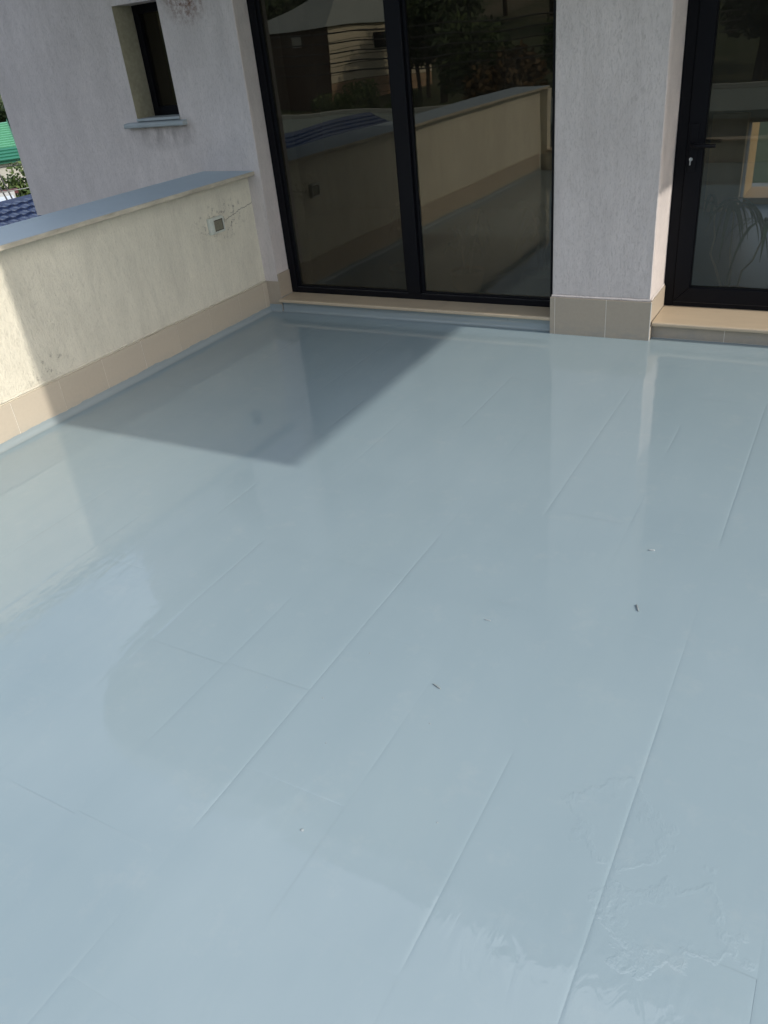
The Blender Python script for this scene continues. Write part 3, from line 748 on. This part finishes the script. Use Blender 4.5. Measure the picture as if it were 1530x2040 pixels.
# trees
barkm = plain('bark', (.09, .07, .05), .9, .3, 20)
def leafmat(nm, a, c):
    q = NT(nm); oi = q.n('ShaderNodeNewGeometry'); rnd = oi.outputs['Random Per Island']
    q.b.inputs['Subsurface Weight'].default_value = 0
    return q.done(q.mix(rnd, a, c), .55, None, .3)
lmats = [leafmat('dark foliage', (.018, .036, .014), (.055, .085, .026)), leafmat('mid foliage', (.03, .06, .015), (.09, .13, .035)), leafmat('autumn foliage', (.07, .045, .015), (.14, .085, .03))]
def tree_meshes(h, r, n, lm, leaf=.16, seed=1):
    rnd = random.Random(seed); lob = [(Vector((rnd.uniform(-.5, .5)*r, rnd.uniform(-.5, .5)*r, h*rnd.uniform(.42, .86))), r*rnd.uniform(.35, .6)) for _ in range(11)]
    b = MB()
    for i in range(n):
        c, q = rnd.choice(lob); d = Vector((rnd.gauss(0, 1), rnd.gauss(0, 1), rnd.gauss(0, .85))).normalized()*q*rnd.uniform(.55, 1.05)
        p = c+d; a = Vector((rnd.gauss(0, 1), rnd.gauss(0, 1), rnd.gauss(0, 1))).normalized(); s2 = a.cross(Vector((rnd.gauss(0, 1), rnd.gauss(0, 1), rnd.gauss(0, 1)))).normalized()
        l = leaf*rnd.uniform(.6, 1.3); b.poly([p-a*l, p+s2*l*.5, p+a*l, p-s2*l*.5])
    cr = b.mesh('crown', lm, recalc=False)
    t = MB(); t.tube([(0, 0, -.3), (.05*r, 0, h*.3), (0, .04*r, h*.55), (.03, 0, h*.8)], [h*.035, h*.027, h*.018, h*.006], 8)
    for c, q in lob[:7]: t.tube([(0, 0, h*.35), tuple(c*.5+Vector((0, 0, h*.2))), tuple(c)], [h*.014, h*.010, h*.004], 5)
    return cr, t.mesh('trunk', barkm, smooth=True)
kinds = [tree_meshes(7, 2.6, 5200, lmats[0], .20, 1), tree_meshes(5, 2.2, 4200, lmats[1], .17, 2), tree_meshes(4.5, 1.7, 2600, lmats[2], .15, 3)]
def tree(x, y, k, s, rz, lab, group=None, z=None):
    o = empty('tree', (x, y, terr(x, y) if z is None else z)); o.scale = (s, s, s); o.rotation_euler.z = rz; tag(o, lab, 'tree', group)
    for nm, me in zip(('crown', 'trunk'), kinds[k]):
        c = bpy.data.objects.new(nm, me); C.objects.link(c); c.parent = o
    return o
p = at(52.0, 0, 32); tree(p.x, p.y, 1, .53, 0, 'small leafy green tree in front of the pale yard wall, by the house corner', z=-3.3)
for i in range(4):
    p = at(51+i*1.7, 0, 62+3*(i % 2)); tree(p.x, p.y, 0, .62, i*1.3, 'dark tree behind the green roofed house', 'trees behind the green roofed house', z=-3.4)
fh = empty('far_house'); tag(fh, 'distant white house with mauve roof above the trees at the left edge', 'house')
p = at(53.2, 0, 95)
slab(p, ax, 12, nb, 8, -3.4, EYE+95*math.tan(R(-.45))).build('wall', plain('white wall', (.7, .7, .7), .8), fh)
slab(p-nb*.5+ax*-.3, ax, 13, nb, 9, EYE+95*math.tan(R(-.45))+.01, EYE+95*math.tan(R(.6))).build('roof', plain('mauve roof', (.22, .10, .16), .7), fh)
slab(p-nb*.05+ax*.3, ax, .9, nb, .1, EYE+95*math.tan(R(-1.9)), EYE+95*math.tan(R(-.9))).build('window', M['frame'], fh)

# ---------------- what stands behind the camera and shows in the glass
hh = empty('hill_house'); tag(hh, 'hip-roofed house with plank wall and dull brown side, mirrored in the big window', 'house')
Cn = at(32.65, 0, 60, 1); Pr = at(26, 0, 67, 1); Pl = at(37.3, 0, 66, 1)
zt, zb_ = EYE+60*math.tan(R(1.0)), -2.5
dR = (Pr-Cn); dR.z = 0; dL = (Pl-Cn); dL.z = 0
back = Cn+dR+dL
def wallq(a, c, z0, z1): return MB().poly([(a.x, a.y, z0), (c.x, c.y, z0), (c.x, c.y, z1), (a.x, a.y, z1)])
wallq(Cn, Cn+dL, zb_, zt).build('wall', plain('dull brown side wall', (.10, .065, .045), .9, .2, 2), hh, recalc=False)
wallq(Cn+dR, back, zb_, zt).build('wall', wallm, hh, recalc=False); wallq(Cn+dL, back, zb_, zt).build('wall', wallm, hh, recalc=False)
plk = plain('cream plank', (.62, .56, .42), .8, .1, 2)
nR = dR.cross(Vector((0, 0, 1))).normalized()
if nR.x < 0: nR = -nR
for i in range(11):
    z0 = zb_+(zt-zb_)*i/11; z1 = zb_+(zt-zb_)*(i+1)/11-.03
    q0 = Cn+nR*.02; q1 = Cn+dR+nR*.02
    MB().poly([(q0.x+nR.x*.05, q0.y+nR.y*.05, z0), (q1.x+nR.x*.05, q1.y+nR.y*.05, z0), (q1.x, q1.y, z1), (q0.x, q0.y, z1)]).build('plank', plk if i > 3 else plain('tan plank', (.40, .27, .17), .8, .1, 2), hh, recalc=False)
wallq(Cn, Cn+dR, zb_, zt).build('wall', M['soil'], hh, recalc=False)
w0 = Cn+dR*.42+nR*.12; w1 = Cn+dR*.58+nR*.12
wallq(w0, w1, EYE-60*math.tan(R(.55)), EYE+60*math.tan(R(.35))).build('window', M['frame'], hh, recalc=False)
w0 = Cn+dL*.3-dR.normalized()*.1; w1 = Cn+dL*.42-dR.normalized()*.1
wallq(w0, w1, EYE, EYE+.7).build('window', wallm, hh, recalc=False)
apex = Cn+(dR+dL)*.5+Vector((0, 0, 0)); apex.z = EYE+67*math.tan(R(3.1))
ov = 1.08; mid_ = Cn+(dR+dL)*.5
co = [mid_+(q-mid_)*ov for q in (Cn, Cn+dR, back, Cn+dL)]
rfm = plain('grey green hip roof', (.30, .33, .31), .7, .12, 1)
for i in range(4):
    a, c = co[i], co[(i+1) % 4]
    MB().poly([(a.x, a.y, zt-.1), (c.x, c.y, zt-.1), tuple(apex)]).build('roof', rfm, hh, recalc=False)
gr_ = empty('garage'); tag(gr_, 'long low building with flat grey-green roof, mirrored below the hill house', 'building')
MB().box(-26, -1.5, -15.5, -10.8, -3.6, -.62).build('wall', wallm, gr_)
MB().box(-26.3, -1.2, -15.8, -10.5, -.61, -.45).build('roof', plain('grey green roof felt', (.22, .26, .23), .8, .15, 1), gr_)
MB().box(-26.3, -1.2, -16.0, -15.81, -.61, -.33).build('coping', plain('pale coping', (.5, .5, .44), .8), gr_)
spots = []
rr = random.Random(11)
for i in range(16):
    h = rr.uniform(-14, 27); D = rr.uniform(34, 60); spots.append((h, D, 0 if rr.random() < .6 else 1, rr.uniform(.8, 1.35)))
for i in range(8):
    spots.append((rr.uniform(27, 42), rr.uniform(40, 50), 1, rr.uniform(.38, .55)))
for i, (h, D, k, s) in enumerate(spots):
    p = at(h, 0, D, 1); tree(p.x, p.y, k, s, rr.uniform(0, 6), ['large dark green tree on the slope behind the camera, mirrored in the glass', 'mid green bushy tree on the slope behind the camera, mirrored in the glass'][k], ['dark trees on the slope', 'bushy trees on the slope'][k])
p = at(21.7, 0, 33, 1); tree(p.x, p.y, 2, 1.0, 1, 'orange autumn tree among the green ones, mirrored in the right pane')
for i in range(9):
    h = 16+i*2.8; p = at(h, 0, 95+8*(i % 3), 1); tree(p.x, p.y, 0, 1.25, i, 'tall dark tree on the hilltop beyond the mirrored house', 'trees on the hilltop', z=terr(p.x, p.y))
for e, lab in ((.75, 'topmost'), (.25, 'second'), (-.25, 'third'), (-.75, 'fourth'), (-1.25, 'lowest')):
    cable(at(46, e+.4, 34, 1), at(8, e-.3, 34, 1), .25, lab+' of the five cables mirrored across the hill house', .022)
